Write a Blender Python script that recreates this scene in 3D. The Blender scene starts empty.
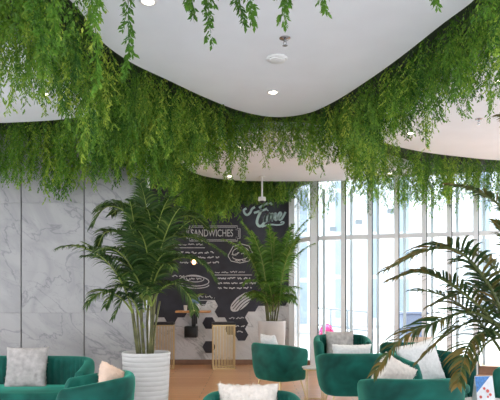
import bpy, math, random
import numpy as np
from mathutils import Vector, Matrix, noise
random.seed(7); rng=np.random.default_rng(11)
sc=bpy.context.scene; col=sc.collection
F=600.0; CH=1.25; CEIL=3.30; HZ=300.0
def P(px,py,d):                      # photo pixel and distance -> point in the room
    return Vector(((px-250)/F*d, d, CH+(HZ-py)/F*d))
# ------------------------------------------------------------------ materials
def new_mat(name):
    m=bpy.data.materials.new(name); m.use_nodes=True
    nt=m.node_tree; b=nt.nodes['Principled BSDF']
    return m,nt,b
def simple(name,c,rough=.5,metal=0,noise_amt=.06,scale=30,bump=0,spec=.5):
    m,nt,b=new_mat(name)
    n=nt.nodes.new('ShaderNodeTexNoise'); n.inputs['Scale'].default_value=scale; n.inputs['Detail'].default_value=4
    tc=nt.nodes.new('ShaderNodeTexCoord'); nt.links.new(tc.outputs['Object'],n.inputs['Vector'])
    r=nt.nodes.new('ShaderNodeValToRGB'); nt.links.new(n.outputs['Fac'],r.inputs['Fac'])
    r.color_ramp.elements[0].position=.3; r.color_ramp.elements[1].position=.7
    r.color_ramp.elements[0].color=tuple(v*(1-noise_amt) for v in c)+(1,)
    r.color_ramp.elements[1].color=tuple(min(1,v*(1+noise_amt)) for v in c)+(1,)
    nt.links.new(r.outputs['Color'],b.inputs['Base Color'])
    b.inputs['Roughness'].default_value=rough; b.inputs['Metallic'].default_value=metal
    b.inputs['Specular IOR Level'].default_value=spec
    if bump:
        bp=nt.nodes.new('ShaderNodeBump'); bp.inputs['Strength'].default_value=bump; bp.inputs['Distance'].default_value=.01
        nt.links.new(n.outputs['Fac'],bp.inputs['Height']); nt.links.new(bp.outputs['Normal'],b.inputs['Normal'])
    return m
def emis(name,c,s):
    m,nt,b=new_mat(name); b.inputs['Base Color'].default_value=c+(1,)
    b.inputs['Emission Color'].default_value=c+(1,); b.inputs['Emission Strength'].default_value=s
    return m
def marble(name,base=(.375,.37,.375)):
    m,nt,b=new_mat(name); L=nt.links
    tc=nt.nodes.new('ShaderNodeTexCoord'); geo=nt.nodes.new('ShaderNodeNewGeometry')
    off=nt.nodes.new('ShaderNodeVectorMath'); off.operation='SCALE'; off.inputs['Scale'].default_value=7.0
    cx=nt.nodes.new('ShaderNodeCombineXYZ')
    for k in 'XYZ': L.new(geo.outputs['Random Per Island'],cx.inputs[k])
    L.new(cx.outputs[0],off.inputs[0])
    add=nt.nodes.new('ShaderNodeVectorMath'); add.operation='ADD'
    L.new(tc.outputs['Object'],add.inputs[0]); L.new(off.outputs[0],add.inputs[1])
    mp0=nt.nodes.new('ShaderNodeMapping'); mp0.inputs['Rotation'].default_value=(.1,.85,.1)
    mp=nt.nodes.new('ShaderNodeMapping'); mp.inputs['Scale'].default_value=(1.5,1.0,.75)
    L.new(add.outputs[0],mp0.inputs['Vector']); L.new(mp0.outputs[0],mp.inputs['Vector'])
    def vein(scale,width,dist,dark):
        n=nt.nodes.new('ShaderNodeTexNoise'); n.inputs['Scale'].default_value=scale; n.inputs['Detail'].default_value=7
        n.inputs['Distortion'].default_value=dist; n.inputs['Roughness'].default_value=.55
        L.new(mp.outputs[0],n.inputs['Vector'])
        s=nt.nodes.new('ShaderNodeMath'); s.operation='SUBTRACT'; s.inputs[1].default_value=.5; L.new(n.outputs['Fac'],s.inputs[0])
        a=nt.nodes.new('ShaderNodeMath'); a.operation='ABSOLUTE'; L.new(s.outputs[0],a.inputs[0])
        mr=nt.nodes.new('ShaderNodeMapRange'); mr.inputs['From Max'].default_value=width; mr.inputs['To Min'].default_value=dark; mr.inputs['To Max'].default_value=1
        L.new(a.outputs[0],mr.inputs['Value']); return mr.outputs[0]
    v1=vein(1.1,.013,.7,.55); v2=vein(2.6,.012,1.0,.80); v3=vein(1.0,.10,.9,.78)
    m1=nt.nodes.new('ShaderNodeMath'); m1.operation='MULTIPLY'; L.new(v1,m1.inputs[0]); L.new(v2,m1.inputs[1])
    m2=nt.nodes.new('ShaderNodeMath'); m2.operation='MULTIPLY'; L.new(m1.outputs[0],m2.inputs[0]); L.new(v3,m2.inputs[1])
    mix=nt.nodes.new('ShaderNodeMix'); mix.data_type='RGBA'
    mix.inputs['A'].default_value=(.08,.09,.11,1); mix.inputs['B'].default_value=base+(1,)
    L.new(m2.outputs[0],mix.inputs['Factor']); L.new(mix.outputs['Result'],b.inputs['Base Color'])
    b.inputs['Roughness'].default_value=.28
    return m
def leafmat(name,c0,c1,c2,trans=.35):
    m,nt,b=new_mat(name); L=nt.links
    at=nt.nodes.new('ShaderNodeAttribute'); at.attribute_name='tint'
    r=nt.nodes.new('ShaderNodeValToRGB'); e=r.color_ramp.elements
    e[0].color=c0+(1,); e[1].color=c2+(1,); k=e.new(.5); k.color=c1+(1,)
    L.new(at.outputs['Fac'],r.inputs['Fac']); L.new(r.outputs['Color'],b.inputs['Base Color'])
    b.inputs['Roughness'].default_value=.5; b.inputs['Specular IOR Level'].default_value=.35
    t=nt.nodes.new('ShaderNodeBsdfTranslucent'); L.new(r.outputs['Color'],t.inputs['Color'])
    mx=nt.nodes.new('ShaderNodeMixShader'); mx.inputs[0].default_value=trans
    L.new(b.outputs[0],mx.inputs[1]); L.new(t.outputs[0],mx.inputs[2])
    L.new(mx.outputs[0],nt.nodes['Material Output'].inputs['Surface'])
    return m
def velvet():
    m,nt,b=new_mat('velvet'); L=nt.links
    tc=nt.nodes.new('ShaderNodeTexCoord'); n=nt.nodes.new('ShaderNodeTexNoise'); n.inputs['Scale'].default_value=5; n.inputs['Detail'].default_value=2; n.inputs['Distortion'].default_value=.4
    L.new(tc.outputs['Object'],n.inputs['Vector'])
    r=nt.nodes.new('ShaderNodeValToRGB'); L.new(n.outputs['Fac'],r.inputs['Fac'])
    r.color_ramp.elements[0].position=.3; r.color_ramp.elements[1].position=.75
    r.color_ramp.elements[0].color=(.002,.050,.040,1); r.color_ramp.elements[1].color=(.010,.150,.115,1)
    L.new(r.outputs['Color'],b.inputs['Base Color']); b.inputs['Roughness'].default_value=.6
    b.inputs['Sheen Weight'].default_value=.6; b.inputs['Sheen Roughness'].default_value=.35; b.inputs['Sheen Tint'].default_value=(.12,.75,.55,1)
    b.inputs['Specular IOR Level'].default_value=.2
    return m
def woodfloor():
    m,nt,b=new_mat('floor_boards'); L=nt.links
    tc=nt.nodes.new('ShaderNodeTexCoord')
    br=nt.nodes.new('ShaderNodeTexBrick'); br.inputs['Scale'].default_value=1; br.inputs['Brick Width'].default_value=1.3; br.inputs['Row Height'].default_value=.16
    br.inputs['Mortar Size'].default_value=.003; br.inputs['Color1'].default_value=(.80,.38,.17,1); br.inputs['Color2'].default_value=(.88,.47,.24,1); br.inputs['Mortar'].default_value=(.16,.08,.045,1)
    L.new(tc.outputs['Object'],br.inputs['Vector'])
    n=nt.nodes.new('ShaderNodeTexNoise'); mp=nt.nodes.new('ShaderNodeMapping'); mp.inputs['Scale'].default_value=(2,25,1)
    L.new(tc.outputs['Object'],mp.inputs[0]); L.new(mp.outputs[0],n.inputs['Vector']); n.inputs['Detail'].default_value=5
    mx=nt.nodes.new('ShaderNodeMix'); mx.data_type='RGBA'; mx.blend_type='MULTIPLY'; mx.inputs['Factor'].default_value=.35
    L.new(br.outputs['Color'],mx.inputs['A']); L.new(n.outputs['Color'],mx.inputs['B']); L.new(mx.outputs['Result'],b.inputs['Base Color'])
    b.inputs['Roughness'].default_value=.3
    return m
def glassmat():
    m,nt,b=new_mat('window_glass'); L=nt.links
    t=nt.nodes.new('ShaderNodeBsdfTransparent'); t.inputs[0].default_value=(.93,.97,.98,1)
    g=nt.nodes.new('ShaderNodeBsdfGlossy'); g.inputs['Roughness'].default_value=.02
    lw=nt.nodes.new('ShaderNodeLayerWeight'); lw.inputs['Blend'].default_value=.12
    mx=nt.nodes.new('ShaderNodeMixShader'); L.new(lw.outputs['Fresnel'],mx.inputs[0]); L.new(t.outputs[0],mx.inputs[1]); L.new(g.outputs[0],mx.inputs[2])
    L.new(mx.outputs[0],nt.nodes['Material Output'].inputs['Surface']); return m
M=dict(
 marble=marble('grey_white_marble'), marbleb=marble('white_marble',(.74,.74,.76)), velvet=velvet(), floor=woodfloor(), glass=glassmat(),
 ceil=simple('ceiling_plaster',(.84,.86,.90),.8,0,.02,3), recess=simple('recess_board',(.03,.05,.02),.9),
 seam=simple('seam_strip',(.20,.19,.18),.5), gold=simple('brushed_gold',(.74,.56,.30),.35,.8,.05),
 dark=simple('charcoal_board',(.040,.042,.058),.75,0,.25,4), chalk=simple('chalk_white',(.62,.63,.66),.9,0,.12,60),
 chalk2=simple('chalk_mint',(.50,.66,.66),.9,0,.12,60),
 black=simple('black_metal',(.02,.02,.022),.4,.3), blackpad=simple('black_leather',(.025,.025,.03),.45),
 pot=simple('pot_glaze',(.64,.62,.61),.45,0,.03,12), bounce_tile=simple('pale_bounce_tile',(.66,.66,.68),.35,0,.05,2), soil=simple('soil',(.05,.035,.02),.95,0,.4,40,.6),
 alu=simple('pale_aluminium',(.80,.83,.86),.45,0,.03), gasket=simple('dark_gasket',(.05,.07,.08),.6),
 whiteplastic=simple('white_plastic',(.8,.8,.8),.4), chrome=simple('chrome',(.45,.45,.47),.25,1),
 bulb=emis('bulb_glow',(1,.50,.20),2.2), lens=emis('downlight_glow',(1,.88,.7),9),
 fur=simple('cream_fleece',(.80,.73,.67),.95,0,.08,45,.5), furw=simple('white_fleece',(.80,.80,.80),.95,0,.06,45,.5),
 furg=simple('grey_fleece',(.50,.47,.46),.95,0,.22,18,.5), peach=simple('peach_fleece',(.82,.62,.50),.95,0,.12,8,.4),
 wood=simple('table_wood',(.62,.32,.14),.4,0,.2,14), skirt=simple('skirting_wood',(.25,.14,.09),.5,0,.15,10),
 cane=simple('palm_cane',(.12,.12,.04),.6,0,.4,14), rachisd=simple('palm_rib_dark',(.09,.11,.03),.5,0,.2,10), rachis=simple('palm_rib',(.25,.32,.06),.5,0,.2,10),
 blue=simple('blue_glaze',(.12,.22,.52),.4), paper=simple('white_card',(.78,.80,.84),.6), bluepaper=simple('blue_print',(.06,.22,.55),.5,0,.3,50),
 red=simple('red_print',(.65,.10,.08),.5), navy=simple('navy_bin',(.16,.20,.30),.5), magenta=simple('magenta_petals',(.75,.06,.28),.6,0,.2,30),
 pave=simple('pale_paving',(.62,.63,.66),.8,0,.06,2), bld=simple('pale_render',(.78,.82,.86),.7,0,.03,1), bldw=simple('building_glass',(.36,.44,.53),.25,0,.1,1), rail=simple('rail_metal',(.22,.25,.27),.5,.2),
 stem=simple('vine_stem',(.10,.12,.03),.7),
 vine=leafmat('vine_leaf',(.026,.10,.012),(.13,.29,.032),(.42,.56,.07),.5),
 vineb=leafmat('vine_leaf_bright',(.028,.11,.015),(.16,.32,.036),(.48,.58,.08),.45),
 palm=leafmat('palm_leaf',(.016,.045,.012),(.045,.105,.020),(.17,.23,.05),.3),
 palmb=leafmat('palm_leaf_light',(.035,.10,.015),(.10,.24,.03),(.28,.40,.08),.35),
 palmd=leafmat('palm_leaf_near',(.010,.040,.012),(.035,.075,.018),(.20,.13,.03),.25),
)
# ------------------------------------------------------------------ builders
class MB:
    def __init__(s): s.v=[]; s.f=[]; s.m=[]; s.t=[]
    def add(s,vs,fs,mi=0,tint=.5):
        o=len(s.v); s.v+= [tuple(v) for v in vs]
        for f in fs: s.f.append(tuple(i+o for i in f)); s.m.append(mi); s.t.append(tint)
    def box(s,c,size,mi=0,rot=0,bev=0):
        cx,cy,cz=c; sx,sy,sz=[k/2 for k in size]
        cr,sr=math.cos(rot),math.sin(rot)
        if bev<=0:
            vs=[(x,y,z) for x in(-sx,sx) for y in(-sy,sy) for z in(-sz,sz)]
            fs=[(0,1,3,2),(4,6,7,5),(0,4,5,1),(2,3,7,6),(0,2,6,4),(1,5,7,3)]
        else:
            b=min(bev,sx*.9,sy*.9,sz*.9); loops=[]
            for zz,ins in((-sz,b),(-sz+b*.3,b*.3),(-sz+b,0),(sz-b,0),(sz-b*.3,b*.3),(sz,b)):
                ring=[]
                for (qx,qy,a0) in((1,1,0),(-1,1,90),(-1,-1,180),(1,-1,270)):
                    for a in(0,45,90):
                        t=math.radians(a0+a); ring.append((qx*(sx-b)+math.cos(t)*(b-ins),qy*(sy-b)+math.sin(t)*(b-ins),zz))
                loops.append(ring)
            vs=[p for r in loops for p in r]; n=12; fs=[]
            for j in range(5):
                for i in range(n): fs.append((j*n+i,j*n+(i+1)%n,(j+1)*n+(i+1)%n,(j+1)*n+i))
            fs.append(tuple(reversed(range(n)))); fs.append(tuple(range(5*n,6*n)))
        s.add([(cx+x*cr-y*sr,cy+x*sr+y*cr,cz+z) for x,y,z in vs],fs,mi)
    def tube(s,pts,r,n=8,mi=0,cap=True,tint=.5):
        pts=[Vector(p) for p in pts]; rs=r if isinstance(r,(list,tuple)) else [r]*len(pts)
        vs=[];fs=[]
        for i,p in enumerate(pts):
            t=(pts[min(i+1,len(pts)-1)]-pts[max(i-1,0)]).normalized()
            a=t.cross(Vector((0,0,1))); 
            if a.length<.05: a=t.cross(Vector((1,0,0)))
            a.normalize(); b=t.cross(a)
            for k in range(n):
                w=2*math.pi*k/n; vs.append(p+(a*math.cos(w)+b*math.sin(w))*rs[i])
        for i in range(len(pts)-1):
            for k in range(n): fs.append((i*n+k,i*n+(k+1)%n,(i+1)*n+(k+1)%n,(i+1)*n+k))
        if cap: fs.append(tuple(reversed(range(n)))); fs.append(tuple(range((len(pts)-1)*n,len(pts)*n)))
        s.add(vs,fs,mi,tint)
    def lathe(s,prof,n=32,c=(0,0,0),mi=0):
        vs=[];fs=[]
        for r,z in prof:
            for k in range(n):
                w=2*math.pi*k/n; vs.append((c[0]+r*math.cos(w),c[1]+r*math.sin(w),c[2]+z))
        for i in range(len(prof)-1):
            for k in range(n): fs.append((i*n+k,i*n+(k+1)%n,(i+1)*n+(k+1)%n,(i+1)*n+k))
        fs.append(tuple(reversed(range(n)))); fs.append(tuple(range((len(prof)-1)*n,len(prof)*n)))
        s.add(vs,fs,mi)
    def build(s,name,mats,parent=None,smooth=False,loc=None,tint=False):
        me=bpy.data.meshes.new(name); me.from_pydata(s.v,[],s.f); 
        if not isinstance(mats,(list,tuple)): mats=[mats]
        for m in mats: me.materials.append(m)
        me.polygons.foreach_set('material_index',s.m)
        if smooth:
            me.polygons.foreach_set('use_smooth',[True]*len(s.f))
            if smooth!='all': me.set_sharp_from_angle(angle=math.radians(45))
        if tint:
            a=me.attributes.new('tint','FLOAT','FACE'); a.data.foreach_set('value',s.t)
        me.update(); o=bpy.data.objects.new(name,me); col.objects.link(o)
        if parent: o.parent=parent
        if loc is not None: o.location=loc
        return o
def tag(o,label=None,cat=None,group=None,kind=None):
    if label:o['label']=label
    if cat:o['category']=cat
    if group:o['group']=group
    if kind:o['kind']=kind
    return o
def thing(name,label,cat,loc=(0,0,0),rz=0,group=None):
    o=bpy.data.objects.new(name,None); col.objects.link(o); o.empty_display_size=.1
    o.location=loc; o.rotation_euler=(0,0,rz); return tag(o,label,cat,group)
def struct(name,mb,m,parent=None,smooth=False):
    o=mb.build(name,m,parent,smooth)
    if not parent: o['kind']='structure'
    return o
def copy_tree(o,parent=None):
    c=o.copy(); col.objects.link(c); c.parent=parent
    for ch in list(o.children): copy_tree(ch,c)
    return c
# ------------------------------------------------------------------ setting
MW=11.6                                            # menu wall distance
b=MB(); b.box((0,9.6,-.05),(16,4.8,.1)); fl=struct('floor',b,M['floor'])
b=MB()
for i in range(20):
    for j in range(11): b.box((-7.6+i*.8,-1.6+j*.8,-.05),(.794,.794,.1))
struct('bounce_floor',b,M['bounce_tile'])  # out of view; pale tiles added to bounce neutral light onto the ceiling
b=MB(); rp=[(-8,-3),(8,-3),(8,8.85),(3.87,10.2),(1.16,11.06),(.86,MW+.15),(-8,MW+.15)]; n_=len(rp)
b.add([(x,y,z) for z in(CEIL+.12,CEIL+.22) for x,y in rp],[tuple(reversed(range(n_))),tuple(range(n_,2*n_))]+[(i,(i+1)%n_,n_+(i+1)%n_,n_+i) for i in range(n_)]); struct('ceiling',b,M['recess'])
def catmull(pts,n=8):
    out=[];N=len(pts)
    for i in range(N):
        p0,p1,p2,p3=[np.array(pts[(i+k-1)%N],float) for k in range(4)]
        for j in range(n):
            t=j/n; out.append(tuple(.5*((2*p1)+(-p0+p2)*t+(2*p0-5*p1+4*p2-p3)*t*t+(-p0+3*p1-3*p2+p3)*t**3)))
    return out
ISL=dict(
 big=catmull([(-1.24,3.9),(-1.2,4.3),(-1.18,4.73),(-1.03,5.17),(-.76,5.6),(-.45,6.08),(-.11,6.5),(.26,6.72),(.62,6.6),(.87,6.2),(1.10,5.6),(1.27,5.06),(1.42,4.49),(1.54,4.05),(1.5,3.75),(1.2,3.5),(.6,3.4),(0,3.42),(-.6,3.48),(-1.05,3.6)]),
 left=catmull([(-1.63,6.35),(-1.7,5.6),(-1.85,4.8),(-2.1,4.2),(-2.8,3.9),(-4.5,3.9),(-6.5,4.2),(-6.5,6.9),(-4,7.08),(-2.9,6.95),(-2.2,6.83),(-1.75,6.62)]),
 mid=catmull([(-1.0,9.3),(-1.0,8.6),(-.7,7.9),(-.2,7.45),(.4,7.3),(.95,7.5),(1.25,8.1),(1.75,8.7),(2.3,9.15),(2.62,9.6),(2.45,10.05),(1.9,10.25),(.87,10.36),(-.17,10.3),(-.74,9.95)]),
 right=catmull([(1.62,7.5),(1.78,7.85),(2.35,8.28),(3.0,8.58),(3.66,8.8),(5,9.0),(6.6,8),(6.6,4),(4,3.6),(2.7,3.6),(2.25,4.0),(2.08,4.7),(1.92,5.5),(1.72,6.3),(1.58,7.0)]),
 near=[(-7,-2.6),(7,-2.6),(7,2.6),(3,2.95),(1,2.85),(-1,2.9),(-3,3.0),(-7,2.6)])
def island(name,pts):
    n=len(pts); z0,z1=CEIL,CEIL+.12; b=MB()
    vs=[(x,y,z0) for x,y in pts]+[(x,y,z1) for x,y in pts]
    fs=[tuple(reversed(range(n))),tuple(range(n,2*n))]+[(i,(i+1)%n,n+(i+1)%n,n+i) for i in range(n)]
    b.add(vs,fs); return struct(name,b,M['ceil'])
for i,k in enumerate(ISL): island('ceiling.%03d'%(i+1),ISL[k])
def inside(x,y,poly):
    c=False;n=len(poly)
    for i in range(n):
        x1,y1=poly[i];x2,y2=poly[(i+1)%n]
        if (y1>y)!=(y2>y) and x<(x2-x1)*(y-y1)/(y2-y1)+x1: c=not c
    return c
# marble wall made of slabs
b=MB(); b.box((-3.74,7.89,1.7),(4.8,.10,3.4),1)
for i in range(6):
    x1=-1.345-i*.819; x0=x1-.819+.016
    for z0,z1 in((.10,1.08),(1.083,2.51),(2.513,3.4)):
        b.box(((x0+x1)/2,7.82,(z0+z1)/2),(x1-x0,.04,z1-z0),0)
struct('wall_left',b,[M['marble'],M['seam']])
b=MB(); b.box((-1.336,7.865,1.7),(.022,.15,3.4)); struct('trim_1',b,M['alu'])
b=MB(); b.box((-3.74,7.79,.05),(4.78,.02,.1)); struct('baseboard_left',b,M['skirt'])
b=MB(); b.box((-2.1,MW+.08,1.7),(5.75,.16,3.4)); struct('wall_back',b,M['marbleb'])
b=MB(); b.box((-2.1,MW-.012,.05),(5.75,.022,.1)); struct('baseboard_back',b,M['skirt'])
# window wall
W0=Vector((.80,MW,0)); W1=Vector((1.13,10.95,0)); W2=Vector((3.87,10.1,0))
def onwin(px,A=W1,B=W2):
    k=(px-250)/F; d=B-A
    t=(k*A.y-A.x)/(d.x-k*d.y); return A+d*t
xs=[316,343.5,370,396.5,424,449,475.5,503,532,563,598]
pts=[onwin(x) for x in xs]
TZ=2.37
def winbay(idx,A,B,mw=.075,label=None):
    root=bpy.data.objects.new('window_%d'%idx,None); col.objects.link(root); root['kind']='structure'
    root.location=A; d=B-A; L=d.length; a=math.atan2(d.y,d.x); root.rotation_euler=(0,0,a)
    f=MB(); f.box((0,0,1.7),(mw,.13,3.4)); mu=f.build('mullion',M['alu'],root)
    g=MB(); g.box((mw/2+.008,-.03,1.7),(.014,.05,3.4)); g.build('gasket',M['gasket'],mu)
    t=MB(); t.box((L/2,0,TZ),(L-mw,.09,.075)); t.build('transom',M['alu'],root)
    s=MB(); s.box((L/2,0,.07),(L-mw,.10,.14)); s.build('sill',M['skirt'],root)
    c=MB(); c.box((mw+.06,.05,1.7),(.05,.03,3.1)); c.build('inner_post',M['alu'],root)
    for z0,z1 in((.14,TZ-.04),(TZ+.04,3.38)):
        p=MB(); p.box((L/2,.0,(z0+z1)/2),(L-mw,.012,z1-z0)); p.build('pane',M['glass'],root)
winbay(1,W0+Vector((.03,0,0)),W1-Vector((-.03,0.06,0)),.07)
b=MB(); b.box((1.16,10.93,1.7),(.13,.13,3.4)); struct('trim_2',b,M['alu'])
b=MB(); b.box((.80,MW-.03,1.7),(.10,.10,3.4)); struct('trim_3',b,M['alu'])
for i in range(len(pts)-1): winbay(i+2,pts[i],pts[i+1])
# ------------------------------------------------------------------ hanging foliage
def strand(L,seed,leaf=.031,spread=.075,step=.021,nl=6):
    """one trailing spray; returns verts, faces, tints (leaf quads) and stem faces mixed in"""
    r=np.random.default_rng(seed); V=[];Fc=[];T=[]
    sx,sy=r.normal(0,.05,2); 
    def axis(t): return np.array([sx*t*t+.012*math.sin(t*9+seed),sy*t*t+.012*math.cos(t*8+seed),-L*t])
    base_t=r.uniform(.1,.75)
    n=int(L/step)
    for i in range(n):
        t=(i+r.uniform(0,.8))/n; p=axis(t); az=r.uniform(0,2*math.pi)
        bl=spread*(1.0-.55*t)*r.uniform(.6,1.25)
        d=np.array([math.cos(az),math.sin(az),-r.uniform(.7,1.6)]); d/=np.linalg.norm(d)
        for j in range(nl):
            q=p+d*bl*(j+1)/nl*1.5; q[2]-=.25*bl*((j+1)/nl)**2
            s=1 if j%2 else -1; side=np.cross(d,[0,0,1.]); side/=np.linalg.norm(side)+1e-6
            ld=d*.75+side*s*.6+r.normal(0,.22,3)+np.array([0,0,-.35]); ld/=np.linalg.norm(ld)
            w=np.cross(ld,r.normal(0,1,3)); w/=np.linalg.norm(w)+1e-6
            l=leaf*r.uniform(.75,1.25); o=len(V)
            V+= [q,q+ld*l*.45+w*l*.21,q+ld*l,q+ld*l*.5-w*l*.21]; Fc.append((o,o+1,o+2,o+3))
            T.append(np.clip(base_t*.6+r.uniform(0,.34)+.18*(j/nl)-.05,0,1))
    # stem
    o=len(V); m=8
    for i in range(m+1):
        p=axis(i/m*.95); V+= [p+np.array([.002,0,0]),p+np.array([-.001,.002,0]),p+np.array([-.001,-.002,0])]
    for i in range(m):
        for k in range(3): Fc.append((o+i*3+k,o+i*3+(k+1)%3,o+i*3+3+(k+1)%3,o+i*3+3+k)); T.append(.2)
    return np.array(V),np.array(Fc),np.array(T)
TPL=[strand(.62,s) for s in range(14)]
regions={}
def region_of(x,y):
    if y<3.45: return None
    if x<-.2 and y<6.0: return 'a'
    if x<-1.0 and y<7.8: return 'b'
    if y>10.0 or (x<-.9): 
        return 'd' if x<1.0 else 'f'
    if x>1.2 and y<6.6: return 'e'
    if y>8.2 and x>1.9: return 'f'
    if x>1.25: return 'g'
    return 'c'
sp=.10
y=3.5
while y<11.35:
    x=-5.2
    while x<5.2:
        px=x+rng.uniform(-.5,.5)*sp; py=y+rng.uniform(-.5,.5)*sp
        x+=sp
        if abs(px)>py*.44+.35: continue
        if px<-1.25 and py>7.68: continue          # marble wall
        # keep clear of the glass
        if px>.7 and (py>10.75-(px-1.13)*.31): continue
        if any(inside(px+ax,py+ay,ISL[k]) for k in ISL for ax,ay in((0,0),(.05,0),(-.05,0),(0,.05),(0,-.05))): continue
        # only near an opening edge is anything seen; thin the hidden middle
        rg=region_of(px,py)
        if not rg: continue
        if rg=='f' and rng.random()<.45: continue
        regions.setdefault(rg,[]).append((px,py))
    y+=sp
print({k:len(v) for k,v in regions.items()})
LB=dict(a='dense trailing greenery at top left between the near ceiling panel and the left ceiling panel',
 b='band of trailing greenery hanging right in front of the marble wall',
 c='trailing greenery hanging around the rounded tip of the largest ceiling panel',
 d='trailing greenery hanging in front of the dark menu wall behind the middle ceiling panel',
 e='trailing greenery at upper right along the straight edge of the largest ceiling panel',
 f='fringe of trailing greenery hanging along the top of the tall windows',
 g='clump of trailing greenery between the middle and the right ceiling panels')
def build_foliage(name,spots,mat,lenf):
    Vs=[];Fs=[];Ts=[];o=0
    for (x,y) in spots:
        V,Fc,T=TPL[rng.integers(len(TPL))]
        a=rng.uniform(0,6.283); c,s=math.cos(a),math.sin(a); ls=lenf(x,y); ws=rng.uniform(.8,1.2)
        R=np.array([[c*ws,-s*ws,0],[s*ws,c*ws,0],[0,0,1]])
        v=V.copy()
        # keep leaf size: cut instead of stretch
        if ls<1:
            keepf=(v[Fc[:,0],2]>-.62*ls)
            f=Fc[keepf]; t=T[keepf]
        else: v[:,2]*=ls; f=Fc; t=T
        v=v@R.T+np.array([x,y,CEIL+.11])
        Vs.append(v); Fs.append(f+o); Ts.append(np.clip(t+rng.normal(0,.16),0,1)); o+=len(v)
    V=np.concatenate(Vs);Fc=np.concatenate(Fs);T=np.concatenate(Ts)
    me=bpy.data.meshes.new(name); me.vertices.add(len(V)); me.vertices.foreach_set('co',V.ravel().astype(np.float32))
    me.loops.add(Fc.size); me.loops.foreach_set('vertex_index',Fc.ravel().astype(np.int32))
    me.polygons.add(len(Fc)); me.polygons.foreach_set('loop_start',np.arange(0,Fc.size,4,dtype=np.int32))
    me.update(calc_edges=True); a=me.attributes.new('tint','FLOAT','FACE'); a.data.foreach_set('value',T.astype(np.float32))
    me.materials.append(mat); ob=bpy.data.objects.new(name,me); col.objects.link(ob); return ob
def lf(mean,var):
    def f(x,y):
        w=noise.noise(Vector((x*2.3,y*2.3,3.1)))
        v=max(.3,mean+var*w*1.9+rng.uniform(-.22,.2))
        if -.2<x<.85 and y>10.3: v=min(v,rng.uniform(.45,.68))   # kept short over the lettering
        return v
    return f
LEN=dict(a=lf(.92,.3),b=lf(1.02,.25),c=lf(.78,.35),d=lf(.92,.3),e=lf(.70,.28),f=lf(.86,.32),g=lf(.85,.3))
for k,sp_ in regions.items():
    o=build_foliage('hanging_foliage',sp_,M['vineb'] if k in 'acg' else M['vine'],LEN[k])
    tag(o,LB[k],'foliage',kind='stuff')
# separate near vines, dangling in front of the white ceiling
def vine(px,dist,L,label,sd,width=.05):
    V,Fc,T=strand(L,sd,leaf=.034,spread=width,step=.014,nl=7)
    b=MB(); b.v=[tuple(v) for v in V]; b.f=[tuple(int(i) for i in f) for f in Fc]; b.m=[0]*len(Fc); b.t=[float(t)*.8 for t in T]
    x=(px-250)/F*dist
    o=b.build('hanging_vine',M['vine'],None,False,(x,dist,CEIL+.11),True)
    tag(o,label,'vine'); return o
for i,(px,d,L,lab) in enumerate([
 (134,3.28,.74,'longest single vine dangling beside the top left ceiling spotlight'),
 (103,3.25,.52,'short vine dangling just left of the longest single vine at the top'),
 (88,3.3,.80,'leafy vine dangling at the ceiling corner beside the dense top left greenery'),
 (180,3.25,.42,'short vine tip at the top edge, leftmost of those right of the ceiling spotlight'),
 (207,3.27,.56,'pointed vine tip dangling at the top edge, left of centre'),
 (192,3.2,.44,'small vine tip between two longer tips at the top edge left of centre'),
 (233,3.25,.47,'vine tip at the top centre, leftmost of the centre bunch'),
 (246,3.3,.50,'vine tip at the top centre, longest of the centre bunch'),
 (262,3.22,.40,'vine tip at the top centre, right of the longest in the centre bunch'),
 (278,3.28,.44,'vine tip at the top centre, rightmost of the centre bunch'),
 (324,3.25,.43,'small lone vine tip at the top edge right of centre'),
 (437,3.25,.40,'small lone vine tip at the top edge near the right greenery'),
 (60,3.25,.62,'vine dangling at the far top left in front of the dense greenery, right of two'),
 (25,3.3,.60,'vine dangling at the far top left in front of the dense greenery, left of two')]):
    vine(px,d,L+.17,lab,100+i)
# ------------------------------------------------------------------ ceiling fittings
def downlight(px,py,label):
    d=(CEIL-CH)*F/(HZ-py); x=(px-250)/F*d
    t=thing('downlight',label,'ceiling light',(x,d,CEIL),0)
    b=MB(); b.lathe([(.062,0),(.062,-.006),(.044,-.008),(.042,-.002),(.040,0)],24); tr=b.build('trim_ring',M['whiteplastic'],t,True)
    b=MB(); b.lathe([(.038,-.003),(.03,-.006),(.001,-.007)],20); b.build('lens',M['lens'],t,True)
    l=bpy.data.lights.new('spot','SPOT'); l.energy=22; l.color=(1,.84,.64); l.spot_size=1.6; l.spot_blend=.7; l.shadow_soft_size=.04
    lo=bpy.data.objects.new('lamp',l); col.objects.link(lo); lo.parent=t; lo.location=(0,0,-.02)
for px,py,lab in [(273,92,'round downlight near the rounded tip of the largest ceiling panel'),
 (148,1,'warm round downlight at the top edge behind the longest dangling vine'),
 (45,94,'round downlight on the left ceiling panel under the dense greenery'),
 (239,147,'small downlight on the middle ceiling panel, the nearer one behind the greenery'),
 (230,176,'small downlight near the far left edge of the middle ceiling panel'),
 (411,133,'round downlight on the right ceiling panel near its left tip'),
 (498,81,'warm downlight at the right edge of the photo on the right ceiling panel'),
 (390,173,'small downlight at the right end of the middle ceiling panel')]: downlight(px,py,lab)
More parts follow.
